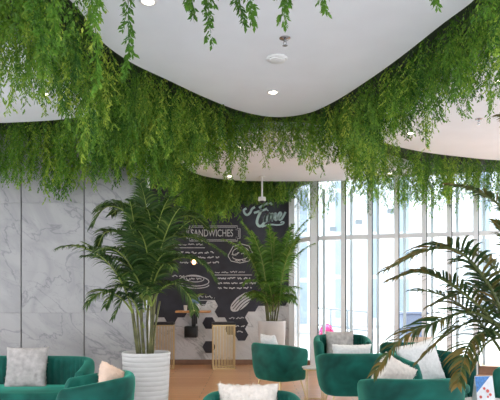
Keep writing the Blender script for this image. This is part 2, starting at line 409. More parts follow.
def sprinkler(px,py,label):
    d=(CEIL-CH)*F/(HZ-py); x=(px-250)/F*d
    t=thing('sprinkler',label,'sprinkler',(x,d,CEIL))
    b=MB(); b.lathe([(.045,0),(.045,-.004),(.03,-.012),(.012,-.014)],20); b.build('collar',M['chrome'],t,True)
    b=MB(); b.tube([(0,0,-.01),(0,0,-.03)],.008); b.tube([(.012,0,-.03),(.012,0,-.045),(0,0,-.058)],.003,6); b.tube([(-.012,0,-.03),(-.012,0,-.045),(0,0,-.058)],.003,6); b.tube([(-.013,0,-.03),(.013,0,-.03)],.004,6)
    fr_=b.build('frame',M['chrome'],t); b=MB(); b.lathe([(.02,-.058),(.02,-.061)],14); b.build('deflector',M['chrome'],fr_)
sprinkler(285,38,'chrome sprinkler head on the largest ceiling panel above the smoke detector')
sprinkler(479,119,'small chrome sprinkler head on the right ceiling panel')
d=(CEIL-CH)*F/(HZ-58); t=thing('smoke_detector','flat round white smoke detector on the largest ceiling panel','smoke detector',((277-250)/F*d,d,CEIL))
b=MB(); b.lathe([(.088,0),(.09,-.008),(.082,-.016)],32); b.build('base',M['whiteplastic'],t,True)
b=MB(); b.lathe([(.07,-.016),(.068,-.026),(.05,-.032),(.012,-.033)],32); b.build('cap',M['whiteplastic'],t,True)
t=thing('security_camera','white dome security camera hanging on a rod before the menu wall','security camera',(.20,9.95,CEIL))
b=MB(); b.tube([(0,0,0),(0,0,-.34)],.014); b.lathe([(.05,0),(.05,-.012)],20); b.build('rod',M['whiteplastic'],t,True)
b=MB(); b.lathe([(.03,-.34),(.06,-.345),(.065,-.40),(.055,-.41)],24); hs=b.build('housing',M['whiteplastic'],t,True)
b=MB(); b.lathe([(.045,-.41),(.04,-.435),(.02,-.45),(.002,-.453)],24); b.build('dome',M['blackpad'],hs,True)
# ------------------------------------------------------------------ seating
def sup(a,W,D,p): 
    s,c=math.sin(a),math.cos(a); return (W/2*math.copysign(abs(s)**p,s),D/2*math.copysign(abs(c)**p,c))
def shell_mesh(W,D,hb,ha,th=.085,ang=128,p=.72,ch=0,nu=96):
    A=math.radians(ang); b=MB(); rings=[]
    # uniform arc-length sampling
    samp=[sup(-A+2*A*i/800,W,D,p) for i in range(801)]; cum=[0]
    for i in range(800): cum.append(cum[-1]+math.dist(samp[i],samp[i+1]))
    tot=cum[-1]; pl=[];j=0
    for i in range(nu+1):
        s=tot*i/nu
        while j<799 and cum[j+1]<s: j+=1
        f=(s-cum[j])/max(1e-9,cum[j+1]-cum[j]); pl.append((samp[j][0]+(samp[j+1][0]-samp[j][0])*f,samp[j][1]+(samp[j+1][1]-samp[j][1])*f))
    for i,(x,y) in enumerate(pl):
        t0=pl[max(0,i-1)];t1=pl[min(nu,i+1)]; tx,ty=t1[0]-t0[0],t1[1]-t0[1]; l=math.hypot(tx,ty); tx/=l;ty/=l
        nx,ny=ty,-tx                       # inward
        if nx*x+ny*y>0: nx,ny=-nx,-ny
        f=(y+D/2)/D; f=max(0,min(1,f)); h=ha+(hb-ha)*(f*f*(3-2*f))
        e=min(i,nu-i)/nu*tot; k=1-max(0,1-e/.07)**2       # round the arm ends
        h2=h-(1-k)*.10; tt=th*(.45+.55*k); o0=th*.5-tt*.5
        chn=0
        if ch: chn=.014*abs(math.sin(math.pi*(i/nu)*ch))
        sec=[(.115,.205),(.085,.213),(.058,.238),(.036,.29),(.016,.38),(-.006,h2-.08),(-.004,h2-.035),(.006,h2-.014),(.022,h2-.003),(.045,h2),(.066,h2-.006),(.08,h2-.022),(.086-chn,h2-.05),(.088-chn,h2-.12),(.090-chn,.45),(.105,.36),(.125,.26)]
        ring=[]
        for dd,z in sec:
            dd=o0+dd*tt/.09; ring.append((x+nx*dd,y+ny*dd,z))
        rings.append(ring)
    n=len(rings[0]); vs=[q for r in rings for q in r]; fs=[]
    for i in range(nu):
        for k in range(n-1): fs.append((i*n+k,(i+1)*n+k,(i+1)*n+k+1,i*n+k+1))
    fs.append(tuple(range(n))); fs.append(tuple(reversed(range(nu*n,nu*n+n))))
    b.add(vs,fs); return b
def slab_mesh(W,D,p,z0,z1,rb,rt,n=64,shift=0,crown=0):
    b=MB(); loops=[(z0,rb),(z0+rb*.25,rb*.45),(z0+rb*.6,rb*.12),(z0+rb,0),(z1-rt,0),(z1-rt*.6,rt*.12),(z1-rt*.25,rt*.45),(z1,rt),(z1+crown*.6,W*.2),(z1+crown,W*.42)]
    vs=[];fs=[]
    for z,ins in loops:
        for k in range(n):
            x,y=sup(2*math.pi*k/n,W-2*ins,max(.02,D-2*ins),p); vs.append((x,y+shift,z))
    for j in range(len(loops)-1):
        for k in range(n): fs.append((j*n+k,(j+1)*n+k,(j+1)*n+(k+1)%n,j*n+(k+1)%n))
    fs.append(tuple(range(n))); fs.append(tuple(reversed(range((len(loops)-1)*n,len(loops)*n))))
    b.add(vs,fs); return b
def make_chair():
    t=thing('tub_armchair','x','armchair')
    shell_mesh(.73,.68,.70,.625,ch=17).build('wraparound_back',M['velvet'],t,'all')
    slab_mesh(.56,.53,.72,.215,.36,.05,.02,shift=-.01).build('seat_base',M['velvet'],t,True)
    slab_mesh(.55,.56,.66,.362,.44,.02,.03,shift=-.025,crown=.012).build('seat_cushion',M['velvet'],t,True)
    for sx in(-1,1):
        for sy in(-1,1):
            b=MB(); b.tube([(sx*.20,sy*.18,.235),(sx*.25,sy*.23,.0)],[.012,.007],10); b.build('leg',M['gold'],t,True)
    return t
chair0=make_chair(); first=[True]
def chair(x,y,deg,label,s=1,hs=1):
    o=chair0 if first[0] else copy_tree(chair0); first[0]=False
    o.location=(x,y,0); o.rotation_euler=(0,0,math.radians(deg)); o.scale=(s,s,s*hs); o['label']=label
    o['group']='green velvet tub armchairs'
    return o
# local front is -y ; deg=0 faces the camera, 180 faces away
chair(.01,3.68,0,'green velvet tub armchair at the bottom centre, mostly below the frame, facing the viewer',.86,1.10)
chair(.40,7.95,128,'green velvet tub armchair seen from the side in front of the far potted palm',.98)
chair(1.125,6.78,182,'green velvet tub armchair with its back to the viewer, facing the armchair by the window',1.02,.94)
chair(1.25,8.12,0,'green velvet tub armchair facing the viewer with grey cushion, close by the window',1.04,1.06)
chair(2.13,8.1,172,'green velvet tub armchair far right with peach cushion, behind the palm fronds',1.0)
chair(1.72,5.68,22,'green velvet tub armchair facing the viewer with large white cushion, right side',1.04,1.04)
chair(1.24,4.66,184,'green velvet tub armchair at lower right, back to the viewer, nearest of the right group',1.05,.92)
chair(2.52,5.2,-60,'green velvet tub armchair cut off by the right edge beside the menu card')
chair(-1.235,4.62,-78,'green velvet tub armchair at lower left in front of the ribbed sofa',1.0,.97)
t=thing('curved_sofa','long green velvet sofa with ribbed back in front of the marble wall','sofa',(-2.36,5.45,0))
shell_mesh(1.82,.74,.715,.60,.10,ang=112,p=.5,ch=44,nu=264).build('ribbed_back',M['velvet'],t,'all')
slab_mesh(1.66,.62,.5,.215,.36,.05,.02,shift=-.01).build('seat_base',M['velvet'],t,True)
slab_mesh(1.60,.60,.45,.362,.45,.02,.03,shift=-.03,crown=.0).build('seat_cushion',M['velvet'],t,True)
for sx in(-.75,.75):
    for sy in(-.2,.2):
        b=MB(); b.tube([(sx,sy,.24),(sx*1.05,sy*1.15,0)],[.013,.008],10); b.build('leg',M['gold'],t,True)
def pillow(x,y,z,size,T,rx,rz,mat,label,seed=0,fuzz=.012,amp=.006,asp=1,ry=0):
    n=36; b=MB(); idx={}; vs=[]; nrm=[]
    for side in(1,-1):
        for i in range(n+1):
            for j in range(n+1):
                u=-1+2*i/n; v=-1+2*j/n
                if side==-1 and(i in(0,n) or j in(0,n)): idx[(side,i,j)]=idx[(1,i,j)]; continue
                th=((1-u**4)*(1-v**4))**.55
                k=1-.07*(1-abs(u)**2)*abs(v)**3; k2=1-.07*(1-abs(v)**2)*abs(u)**3
                px=u*k2; pz=v*k
                p=Vector((px*size/2,side*th*T/2,pz*size/2*asp))
                p+=Vector((noise.noise(p*38+Vector((seed,0,0))),noise.noise(p*38+Vector((0,seed,9))),noise.noise(p*38+Vector((9,0,seed)))))*amp
                p.y+= .12*T*noise.noise(Vector((u*2,v*2,seed+side)))*th
                idx[(side,i,j)]=len(vs); vs.append(p)
    fs=[]
    for side in(1,-1):
        for i in range(n):
            for j in range(n):
                q=[idx[(side,i,j)],idx[(side,i+1,j)],idx[(side,i+1,j+1)],idx[(side,i,j+1)]]
                if side==1: q.reverse()
                fs.append(tuple(q))
    b.add(vs,fs)
    if fuzz:
        r=random.Random(seed)
        for k in range(2600):
            p=vs[r.randrange(len(vs))]+Vector((r.gauss(0,.004),0,r.gauss(0,.004)))
            nn=Vector((p.x*.8,math.copysign(.12,p.y)+p.y*2,p.z*.8)).normalized()+Vector((r.gauss(0,.5),r.gauss(0,.5),r.gauss(0,.5)))
            w=Vector((r.gauss(0,1),r.gauss(0,1),r.gauss(0,1))).normalized()*.0022
            q=p+nn.normalized()*fuzz*r.uniform(.5,1.2); b.add([p-w,p+w,q],[(0,1,2)])
    o=b.build('cushion',mat,None,'all',(x,y,z)); o.rotation_euler=(math.radians(rx),math.radians(ry),math.radians(rz))
    return tag(o,label,'cushion')
pillow(-.012,3.845,.575,.39,.12,-12,0,M['fur'],'fluffy cream cushion standing in the bottom centre armchair',1,.014,.010,.72)
pillow(-2.085,5.60,.62,.39,.12,-12,3,M['furg'],'mottled grey cushion leaning on the ribbed sofa',2,.009)
pillow(-1.075,4.72,.575,.32,.13,-16,62,M['peach'],'peach and white cushion in the lower left armchair',3,.009,ry=24)
pillow(.27,7.82,.625,.37,.11,-16,118,M['furw'],'small white cushion peeking over the side of the armchair by the far palm',4,.009)
pillow(1.235,8.25,.63,.39,.12,-8,0,M['furg'],'pale grey cushion in the armchair facing the viewer by the window',5,.007)
pillow(1.12,6.63,.62,.44,.12,8,2,M['furw'],'white cushion showing over the back of the armchair in front of the window seat',6,.009,.006,.66)
pillow(2.23,7.92,.60,.35,.12,8,-8,M['peach'],'peach cushion showing over the back of the far right armchair',7,.007)
pillow(1.63,5.74,.645,.42,.13,-14,14,M['furw'],'large white cushion propped in the armchair behind the palm fronds',8,.009,ry=-12)
pillow(1.10,4.66,.635,.33,.12,8,20,M['fur'],'cream cushion tilted over the left side of the lower right armchair',9,.011,ry=28)
# ------------------------------------------------------------------ side tables and menu card
def side_table(x,y,label,h=.47,r=.2):
    t=thing('side_table',label,'side table',(x,y,0))
    b=MB(); b.lathe([(r-.008,h-.02),(r,h-.016),(r,h-.003),(r-.006,h)],40); b.build('table_top',M['pot'],t,True)
    for z in(.012,h-.03):
        b=MB(); pts_=[((r-.02)*math.cos(a*math.pi/16),(r-.02)*math.sin(a*math.pi/16),z) for a in range(33)]; b.tube(pts_,.008,8,cap=False); b.build('ring',M['gold'],t,True)
    for k in range(4):
        a=math.pi/4+k*math.pi/2; b=MB(); b.tube([((r-.02)*math.cos(a),(r-.02)*math.sin(a),.01),((r-.02)*math.cos(a),(r-.02)*math.sin(a),h-.025)],.006,8); b.build('leg',M['gold'],t,True)
side_table(.80,7.40,'round white side table on gold legs between two armchairs by the window',.43,.16)
side_table(1.88,4.76,'round white side table holding the menu card at lower right',.45,.20)
t=thing('menu_card','standing tent card with blue grid corner and red flowers on side table','menu card',(1.845,4.74,.451),math.radians(8))
b=MB(); b.add([(-.075,-.045,0),(.075,-.045,0),(.075,0,.20),(-.075,0,.20),(-.075,.045,0),(.075,.045,0)],[(0,1,2,3),(4,3,2,5),(0,3,4),(1,5,2),(0,4,5,1)]); cd_=b.build('card',M['paper'],t)
sl=Vector((0,.045,.20))/1.0
def cp(u,v,e=.002): return (-.075+.15*u,-.045+.045*v-e,.20*v)
b=MB(); b.add([cp(0,.35),cp(.85,.98),cp(0,.98)],[(0,1,2)]); b.build('blue_corner',M['bluepaper'],cd_)
b=MB()
for (u,v,r_) in[(.62,.42,.014),(.45,.52,.011),(.75,.28,.012),(.2,.2,.012),(.6,.2,.009)]:
    b=MB(); c=cp(u,v,.003); b.add([(c[0]+r_*math.cos(k),c[1]+r_*.22*math.sin(k),c[2]+r_*math.sin(k)) for k in np.linspace(0,5.5,8)],[tuple(range(8))]); b.build('flower_print',M['red'],cd_)
# ------------------------------------------------------------------ palms
def frond_mesh(p0,az,elev,L,droop,nleaf=26,ll=.28,lw=.014,curl=0,seed=0,bare=.25,tipc=0,path=None,sag=1.0):
    r=random.Random(seed); b=MB(); n=20; pts=[];dirs=[]
    p=Vector(p0); e=elev; a=az; ds=L/n
    for i in range(n+1):
        d=Vector((math.cos(a)*math.cos(e),math.sin(a)*math.cos(e),math.sin(e))); pts.append(p.copy()); dirs.append(d)
        p=p+d*ds; e-=droop/n*(.35+1.3*i/n); a+=curl/n
    if path:
        cp3=[Vector(q) for q in path]; seg=len(cp3)-1; pts=[]
        for i in range(n+1):
            t=i/n*seg; k=min(seg-1,int(t)); t-=k
            q0,q1,q2,q3=cp3[max(0,k-1)],cp3[k],cp3[k+1],cp3[min(seg,k+2)]
            pts.append(.5*((2*q1)+(q2-q0)*t+(2*q0-5*q1+4*q2-q3)*t*t+(3*q1-q0-3*q2+q3)*t**3))
        dirs=[(pts[min(n,i+1)]-pts[max(0,i-1)]).normalized() for i in range(n+1)]
    b.tube(pts,[.008*(1-.8*i/n)+.0015 for i in range(n+1)],6,0,tint=.6)
    for i in range(nleaf):
        t=bare+(1-bare)*i/(nleaf-1); k=min(n-1,int(t*n)); f=t*n-k; q=pts[k].lerp(pts[k+1],f) if k<n else pts[n]
        d=dirs[k]; side=d.cross(Vector((0,0,1))); 
        if side.length<.01: side=Vector((1,0,0))
        side.normalize(); up=side.cross(d).normalized()
        s_=(t-bare)/(1-bare); env=(.55+.45*math.sin(math.pi*min(1,s_*1.15+.12)))*(1-.45*s_**3)
        l=ll*env*r.uniform(.88,1.1); fw=.55+.75*s_
        for sg in(-1,1):
            if r.random()<.03: continue
            ld=(side*sg*1.0+d*fw+up*(.35+r.uniform(-.12,.12))+Vector((r.gauss(0,.06),r.gauss(0,.06),r.gauss(0,.06)))).normalized()
            wv=ld.cross(up); wv.normalize(); wv=(wv*.8+up*r.uniform(-.5,.5)).normalized()
            cp_=q.copy(); vs=[]; m=5; cd=ld.copy(); wid=[.35,1,.95,.7,.35,.02]
            for j in range(m+1):
                w=wv*lw*wid[j]; vs+= [cp_-w,cp_+w]
                cp_=cp_+cd*l/m; cd=(cd+Vector((0,0,-.13-.06*r.random()))*(1+j*.35)*sag).normalized()
            b.add(vs,[(2*j,2*j+1,2*j+3,2*j+2) for j in range(m)],1,min(1,max(0,r.gauss(.42,.2)+tipc*s_)))
    return b
def pot(parent,r,h,rings=0):
    prof=[(r*.80,0),(r*.84,.004)]
    if rings:
        for i in range(rings):
            z0=.01+(h-.05)*i/rings; z1=.01+(h-.05)*(i+1)/rings; f0=.84+.16*(z0/h)**.8; f1=.84+.16*(z1/h)**.8
            prof+= [(r*f0-.002,z0),(r*f0+.001,z0+.005),(r*f1+.001,z1-.005),(r*f1-.002,z1)]
    prof+= [(r,h-.03),(r+.003,h-.01),(r-.004,h),(r-.02,h),(r-.025,h-.02),(r-.03,h-.06)]
    b=MB(); b.lathe(prof,48); b.build('pot',M['pot'],parent,True)
    b=MB(); b.lathe([(r-.031,h-.075),(r-.031,h-.05),(.02,h-.035)],24); b.build('soil',M['soil'],parent,True)
def palm(x,y,label,r,h,canes,fronds,lm,rings=0,seed=0,lw=.013,spread=.09,rib='rachis',cane_h=(.28,.55),tipc=0,cane_r=.013,sag=1.0,dens=42):
    t=thing('potted_palm',label,'potted palm',(x,y,0)); pot(t,r,h,rings); R=random.Random(seed); tops=[]
    for k in range(canes):
        a=2*math.pi*k/canes+R.random()*.5; rr=spread*R.uniform(.3,1); ht=R.uniform(*cane_h)
        p0=Vector((rr*math.cos(a),rr*math.sin(a),h-.05)); p1=p0+Vector((math.cos(a)*.07,math.sin(a)*.07,ht)); pm=(p0+p1)/2+Vector((R.gauss(0,.01),R.gauss(0,.01),0))
        b=MB(); pts_=[p0.lerp(pm,i/4) for i in range(4)]+[pm.lerp(p1,i/4) for i in range(5)]
        b.tube(pts_,[cane_r*(1+.2*(i%2)) for i in range(9)],8); b.build('cane',M['cane'],t,True); tops.append(p1)
    for i,f in enumerate(fronds):
        if len(f)==3:                      # a frond given by the curve of its rib
            path,d0,ll=f; n_=len(path)
            pw=[P(a,b_,d0[0]+(d0[1]-d0[0])*j/(n_-1))-Vector((x,y,0)) for j,(a,b_) in enumerate(path)]
            Lp=sum((pw[j+1]-pw[j]).length for j in range(n_-1))
            frond_mesh((0,0,0),0,0,1,0,ll=ll,lw=lw,seed=seed*100+i,nleaf=max(16,int(Lp*dens)),path=pw,bare=.22,tipc=tipc,sag=sag).build('frond',[M[rib],M[lm]],t,False,tint=True); continue
        az,el,L,dr,ll,base=f
        p0=tops[i%canes] if base is None else Vector(base)
        if base is None:
            # choose the cane top nearest the azimuth
            p0=max(tops,key=lambda q:q.x*math.cos(math.radians(az))+q.y*math.sin(math.radians(az))+R.uniform(0,.1))-Vector((0,0,R.uniform(0,.2)))
        frond_mesh(p0,math.radians(az),math.radians(el),L,math.radians(dr),ll=ll,lw=lw,seed=seed*100+i,curl=R.uniform(-.3,.3),nleaf=max(16,int(L*dens*.75)),sag=sag).build('frond',[M[rib],M[lm]],t,False,tint=True)
    return t
R=random.Random(5)
# left palm
fr=[([(146,300),(140,245),(126,213),(106,207),(92,226)],(5.9,5.6),.30),
    ([(146,305),(134,272),(112,258),(84,256)],(5.9,5.5),.20),
    ([(148,295),(150,262),(170,240),(196,238),(222,252)],(5.9,5.7),.34),
    ([(148,290),(152,245),(164,212),(182,192)],(5.95,6.2),.26),
    ([(146,290),(148,240),(146,205),(140,182)],(5.95,6.2),.32),
    ([(150,305),(160,272),(178,258),(200,262),(216,280)],(5.85,5.6),.24),
    ([(144,328),(134,302),(124,297),(113,318)],(5.85,5.6),.20),
    ([(144,312),(132,290),(116,288),(106,306)],(5.85,5.5),.24),
    ([(145,300),(138,260),(124,236),(106,232),(98,246)],(5.95,6.2),.28),
    ([(149,300),(156,250),(172,222),(192,216),(208,228)],(5.95,6.3),.30),
    ([(147,300),(144,250),(134,215),(124,206),(112,214)],(5.95,6.4),.3),
    ([(150,310),(160,290),(176,284),(190,298),(194,312)],(5.8,5.4),.26),
    ([(148,300),(154,255),(160,225),(172,210)],(5.9,6.0),.3),
    ([(146,300),(143,265),(136,240),(130,225)],(5.9,5.5),.3),
    ([(148,305),(152,275),(162,255),(176,252)],(5.85,5.2),.28),
    ([(146,310),(140,285),(132,272),(122,276)],(5.85,5.2),.26)]
fr+=[(az,R.uniform(66,84),R.uniform(.8,1.1),R.uniform(60,110),.28,None) for az in (90,270,250,290,70,110,230,310,200,340,265,285)]
fr+=[(az,R.uniform(45,60),R.uniform(.5,.7),R.uniform(100,130),.24,None) for az in (240,300,270)]
palm(-1.02,5.9,'tall leafy palm in a ribbed white pot in front of the marble wall edge',.235,.74,13,fr,'palm',15,3,cane_h=(.45,.72),lw=.0088,cane_r=.0095,sag=1.3,dens=58)
# far palm
fr=[(az,R.uniform(76,89),R.uniform(1.0,1.45),R.uniform(35,75),R.uniform(.28,.34),None) for az in range(0,360,17)]
fr+=[(az,R.uniform(55,72),R.uniform(.5,.75),R.uniform(90,140),.28,(.05*math.cos(az),.05*math.sin(az),R.uniform(1.0,1.25))) for az in range(10,370,20)]
palm(.37,10.15,'bushy palm in a plain white pot before the menu wall beside the windows',.235,.90,8,fr,'palmb',0,4,lw=.012,cane_h=(.3,.7),sag=2.0)
# near palm at right
fr=[([(512,345),(492,290),(460,252),(428,250),(386,270)],(3.05,2.85),.24),
    ([(514,350),(488,315),(452,285),(420,272),(392,279)],(3.05,2.95),.20),
    ([(512,335),(472,312),(432,324),(400,340),(376,372)],(3.05,2.8),.22),
    ([(516,352),(494,332),(474,338),(464,358),(458,384)],(3.05,2.8),.20),
    ([(530,300),(520,240),(500,206),(474,190),(448,184)],(3.05,3.0),.12),
    ([(518,350),(500,338),(484,346),(474,368)],(3.05,3.1),.22),
    ([(550,300),(545,200),(532,150),(520,128),(502,116)],(3.1,3.0),.18),
    ([(518,330),(504,285),(488,262),(470,254),(452,262)],(3.1,3.3),.20),
    ([(516,340),(496,312),(474,292),(452,296),(430,306)],(3.1,3.3),.22),
    ([(518,350),(498,326),(470,322),(440,340),(420,360)],(3.1,3.2),.22),
    ([(524,320),(516,270),(508,240),(496,222)],(3.05,3.0),.16),
    ([(520,350),(508,320),(500,300),(492,285)],(3.05,3.2),.26)]
fr+=[(az,R.uniform(50,80),R.uniform(.8,1.1),R.uniform(60,100),.26,None) for az in (120,90,60,30,0,-30,-60,270,240)]
palm(1.46,3.05,'dark green palm close to the viewer at the right edge, fronds arching left',.2,.55,6,fr,'palmd',0,6,lw=.0085,spread=.07,cane_h=(.3,.5),tipc=.4,rib='rachisd')
# ------------------------------------------------------------------ menu board
def Wp(px,py,e=0): 
    q=P(px,py,MW-.01); return (q.x,MW-.012-e,q.z)
mb=thing('menu_board','charcoal chalk menu board with white drawings covering the far wall','menu board',(0,0,0))
b=MB(); e=.006
xl=-3.6; xr=.775; zb=P(0,300,MW).z; zt=3.4
b.box(((xl+xr)/2,MW-.006,(zb+zt)/2),(xr-xl,.010,zt-zb))
def hexa(px,py,R_=.130,ee=.0115):
    c=Wp(px,py); vs=[];
    for yy in(MW-.001,MW-ee):
        for k in range(6): a=k*math.pi/3; vs.append((c[0]+R_*math.cos(a),yy,c[2]+R_*math.sin(a)))
    b.add(vs,[(5,4,3,2,1,0)[::-1],(6,7,8,9,10,11)]+[(k,k+6,(k+1)%6+6,(k+1)%6) for k in range(6)])
def bound(x):
    for a,v in((150,318),(166,312),(176,324),(187,318),(197,308),(207,303),(218,305),(228,316),(246,336),(262,308),(300,311)):
        if x<=a: return v
    return 300
cxp=80; j=0
while cxp<286:
    for i in range(8):
        cy=300+i*11.6+(5.8 if j%2 else 0)
        if cy<bound(cxp): hexa(cxp,cy)
    cxp+=10.1; j+=1
hexa(209,323); hexa(209,347)
b.build('board',M['dark'],mb)
def stroke(b,pts,w=.012,mi=0,e=.0145):
    # chalk stroke of constant width on the board, points in photo pixels
    q=[Vector(Wp(x,y)) for x,y in pts]; vs=[]
    for i,p in enumerate(q):
        t=(q[min(i+1,len(q)-1)]-q[max(i-1,0)]); t.y=0; t.normalize(); nn=Vector((-t.z,0,t.x))*w/2
        vs+= [(p.x-nn.x,MW-e,p.z-nn.z),(p.x+nn.x,MW-e,p.z+nn.z)]
    b.add(vs,[(2*i,2*i+1,2*i+3,2*i+2) for i in range(len(q)-1)],mi)
def spl(pts,n=6):
    out=[];N=len(pts)
    for i in range(N-1):
        p0,p1,p2,p3=[np.array(pts[min(N-1,max(0,i+k-1))],float) for k in range(4)]
        for j in range(n):
            t=j/n; out.append(tuple(.5*((2*p1)+(-p0+p2)*t+(2*p0-5*p1+4*p2-p3)*t*t+(-p0+3*p1-3*p2+p3)*t**3)))
    out.append(tuple(pts[-1])); return out
def text(s,px,py,hpx,wpx,mat,name):
    cu=bpy.data.curves.new('t','FONT'); cu.body=s; cu.size=1; cu.extrude=.0
    o=bpy.data.objects.new('t',cu); col.objects.link(o); bpy.context.view_layer.update()
    me=bpy.data.meshes.new_from_object(o.evaluated_get(bpy.context.evaluated_depsgraph_get())); bpy.data.objects.remove(o)
    co=np.array([v.co[:] for v in me.vertices]); mn=co.min(0); mx=co.max(0)
    a=Wp(px,py+hpx); c=Wp(px+wpx,py)
    for v in me.vertices:
        u=(v.co.x-mn[0])/(mx[0]-mn[0]); w=(v.co.y-mn[1])/(mx[1]-mn[1]); v.co=(a[0]+(c[0]-a[0])*u,MW-.0150,a[2]+(c[2]-a[2])*w)
    me.materials.append(mat); ob=bpy.data.objects.new(name,me); col.objects.link(ob); ob.parent=mb; return ob
text('SANDWICHES',191,229.5,7,42,M['chalk'],'heading_lettering')
b=MB()
for ins in(0,1.6):
    x0,x1,y0,y1=187+ins,240-ins,226+ins*.9,241-ins*.9; c=2.5
    stroke(b,[(x0+c,y0),(x1-c,y0),(x1-c,y0+c),(x1,y0+c),(x1,y1-c),(x1-c,y1-c),(x1-c,y1),(x0+c,y1),(x0+c,y1-c),(x0,y1-c),(x0,y0+c),(x0+c,y0+c),(x0+c,y0)],.012 if ins==0 else .007)
b.build('heading_frame',M['chalk'],mb)
b=MB()    # script word: time
stroke(b,spl([(254,213),(257,212),(260,211),(264,210),(267,208.5)]),0.043)
stroke(b,spl([(262,209),(259.5,214),(257.5,219),(257,223),(259,226),(262,225.5),(264.5,222)]),0.051)
stroke(b,spl([(264,222),(265.5,217),(266.5,214),(265.3,219),(265.2,221.5),(267,221)]),0.043)
stroke(b,[(267,210.6),(267.6,209.6)],0.051)
stroke(b,spl([(267,221),(269,215.5),(270,213.5),(269,218),(268.4,221.5),(270.5,216.5),(272.6,213.6),(272.2,218),(271.7,221),(273.8,216),(275.6,213.2),(275.4,217),(275.4,220),(277,219.5)]),0.041)
stroke(b,spl([(277,219.5),(279.5,217),(281.3,214),(280,212.6),(278.2,215),(278.2,218.5),(280.5,219.8),(283,217),(285.5,212)]),0.041)
stroke(b,spl([(262,227),(266,225.5),(271,224.5),(277,225),(282,224.3),(284,222.5),(282,221.8),(280.5,223)]),0.029)
b.build('script_lettering',M['chalk2'],mb)
b=MB()
stroke(b,spl([(255,207),(252,209),(250,213),(247,215),(244.5,213),(244,210),(246.5,208.5)]),0.043)
stroke(b,spl([(259,208),(262,206),(266,204),(270,203),(272,205)]),0.043)
b.build('script_swash',M['chalk2'],mb)
def scribble(b,x0,x1,y,h,rn,w=.014):
    x=x0
    while x<x1:
        wl=rn.uniform(4,9); xx=x
        pts_=[]
        while xx<min(x+wl,x1): pts_.append((xx,y+rn.uniform(-h/2,h/2))); xx+=rn.uniform(.5,.95)
        if len(pts_)>1: stroke(b,pts_,w)
        x+=wl+1.4
rn=random.Random(4)
for (x0,x1,y,h,w,nm) in[(172,205,244.5,1.6,.014,'menu_subheading'),(176,214,252.5,1.7,.020,'menu_line'),(178,220,257.3,1.7,.020,'menu_line'),(180,219,262.5,1.7,.020,'menu_line'),
   (215,246,272,2.2,.012,'menu_subheading'),(218,250,278.3,1.7,.020,'menu_line'),(217,256,283.3,1.7,.020,'menu_line'),(218,252,288,1.7,.020,'menu_line'),
   (198,215,297,2.6,.014,'menu_subheading'),(199,216,305,1.7,.018,'menu_line'),(229,246,318,2.2,.012,'menu_subheading'),(235,245,326,1.7,.016,'menu_line'),(237,245,331.5,1.7,.018,'menu_line'),
   (172,190,276,1.6,.016,'menu_line')]:
    b=MB(); scribble(b,x0,x1,y,h,rn,w); b.build(nm,M['chalk'],mb)
for (x0,x1,y) in[(214,252,275),(199,214,300.3),(172,205,247.8)]:
    b=MB(); stroke(b,[(x0,y),(x1,y)],0.012); b.build('rule_line',M['chalk'],mb)
def ell(cx,cy,rx,ry,rot=0,n=28,a0=0,a1=2*math.pi):
    c,s=math.cos(rot),math.sin(rot)
    return [(cx+rx*math.cos(a)*c-ry*math.sin(a)*s,cy+rx*math.cos(a)*s+ry*math.sin(a)*c) for a in np.linspace(a0,a1,n)]
b=MB()   # framed sandwich sketch
stroke(b,[(228,256),(233,246.5),(241,243.8),(249,246),(252.5,253),(249,261),(240,263),(231,261),(228,256)],.014)
stroke(b,ell(240.5,252,8,4.5,-.15,16,math.pi,2*math.pi),.012); scribble(b,232,250,254,3.6,rn,.018); stroke(b,ell(240.5,256,8,3.6,-.1,14,0,math.pi),.014); scribble(b,235,246,260.5,1.6,rn,.014)
b.build('sandwich_drawing',M['chalk'],mb)
b=MB()   # croissant sketch: slanted bands
q=[Wp(*p) for p in ell(241,302,13,6.2,-.72)]
b.add([(p[0],MW-.0140,p[2]) for p in q],[tuple(range(len(q)))])
for k in(-2,-1,0,1,2):
    cx,cy=241+k*1.9,302+k*1.75; L_=11-1.3*abs(k)
    stroke(b,spl([(cx-.75*L_,cy+.66*L_),(cx-.8,cy-.9),(cx+.75*L_,cy-.66*L_)],5),.016,1,.0160)
b.build('croissant_drawing',[M['chalk'],M['dark']],mb)
b=MB()
stroke(b,ell(194,281,15,5,.05),.018); stroke(b,ell(194,278.5,10,3.4,.05),.014); stroke(b,ell(194,284,15,4.2,.05,16,0,math.pi),.016); scribble(b,186,202,279,3,rn,.016)
b.build('plate_drawing',M['chalk'],mb)
for cx,cy in((284,295),(282,315)):
    b=MB(); stroke(b,ell(cx,cy,4.5,3.4,.4),.02); stroke(b,ell(cx,cy,2.4,1.7,.4),.024); b.build('pastry_drawing',M['chalk'],mb)
# ------------------------------------------------------------------ wall table, stools, pendant
t=thing('wall_table','small wooden high table on a black bracket against the menu wall','table',P(193.5,366,11.3)*1.0)
t.location=((193.5-250)/F*11.3,11.3,0)
tz=CH-10.5/F*11.3
b=MB(); b.box((0,0,tz-.02),(.64,.46,.04),0,0,.012); b.build('table_top',M['wood'],t,True)
b=MB(); b.box((0,.05,tz-.04-.13),(.075,.075,.26)); b.build('post',M['black'],t)
b=MB(); b.box((-.055,.12,tz-.405),(.23,.33,.21),0,0,.006); b.build('wall_box',M['black'],t,True)
b=MB(); b.box((0,.24,tz-.15),(.10,.06,.22)); b.build('wall_bracket',M['black'],t)
tx=t.location.x
t=thing('glazed_planter','blue and white ceramic planter with trailing leaves on the wall table','planter',(tx+.05,11.2,tz))
b=MB(); b.lathe([(.05,0),(.062,.03),(.07,.11),(.07,.13)],24); b.build('pot',M['paper'],t,True)
b=MB(); b.lathe([(.071,.13),(.076,.23),(.068,.235),(.06,.2)],24); b.build('blue_rim',M['blue'],t,True)
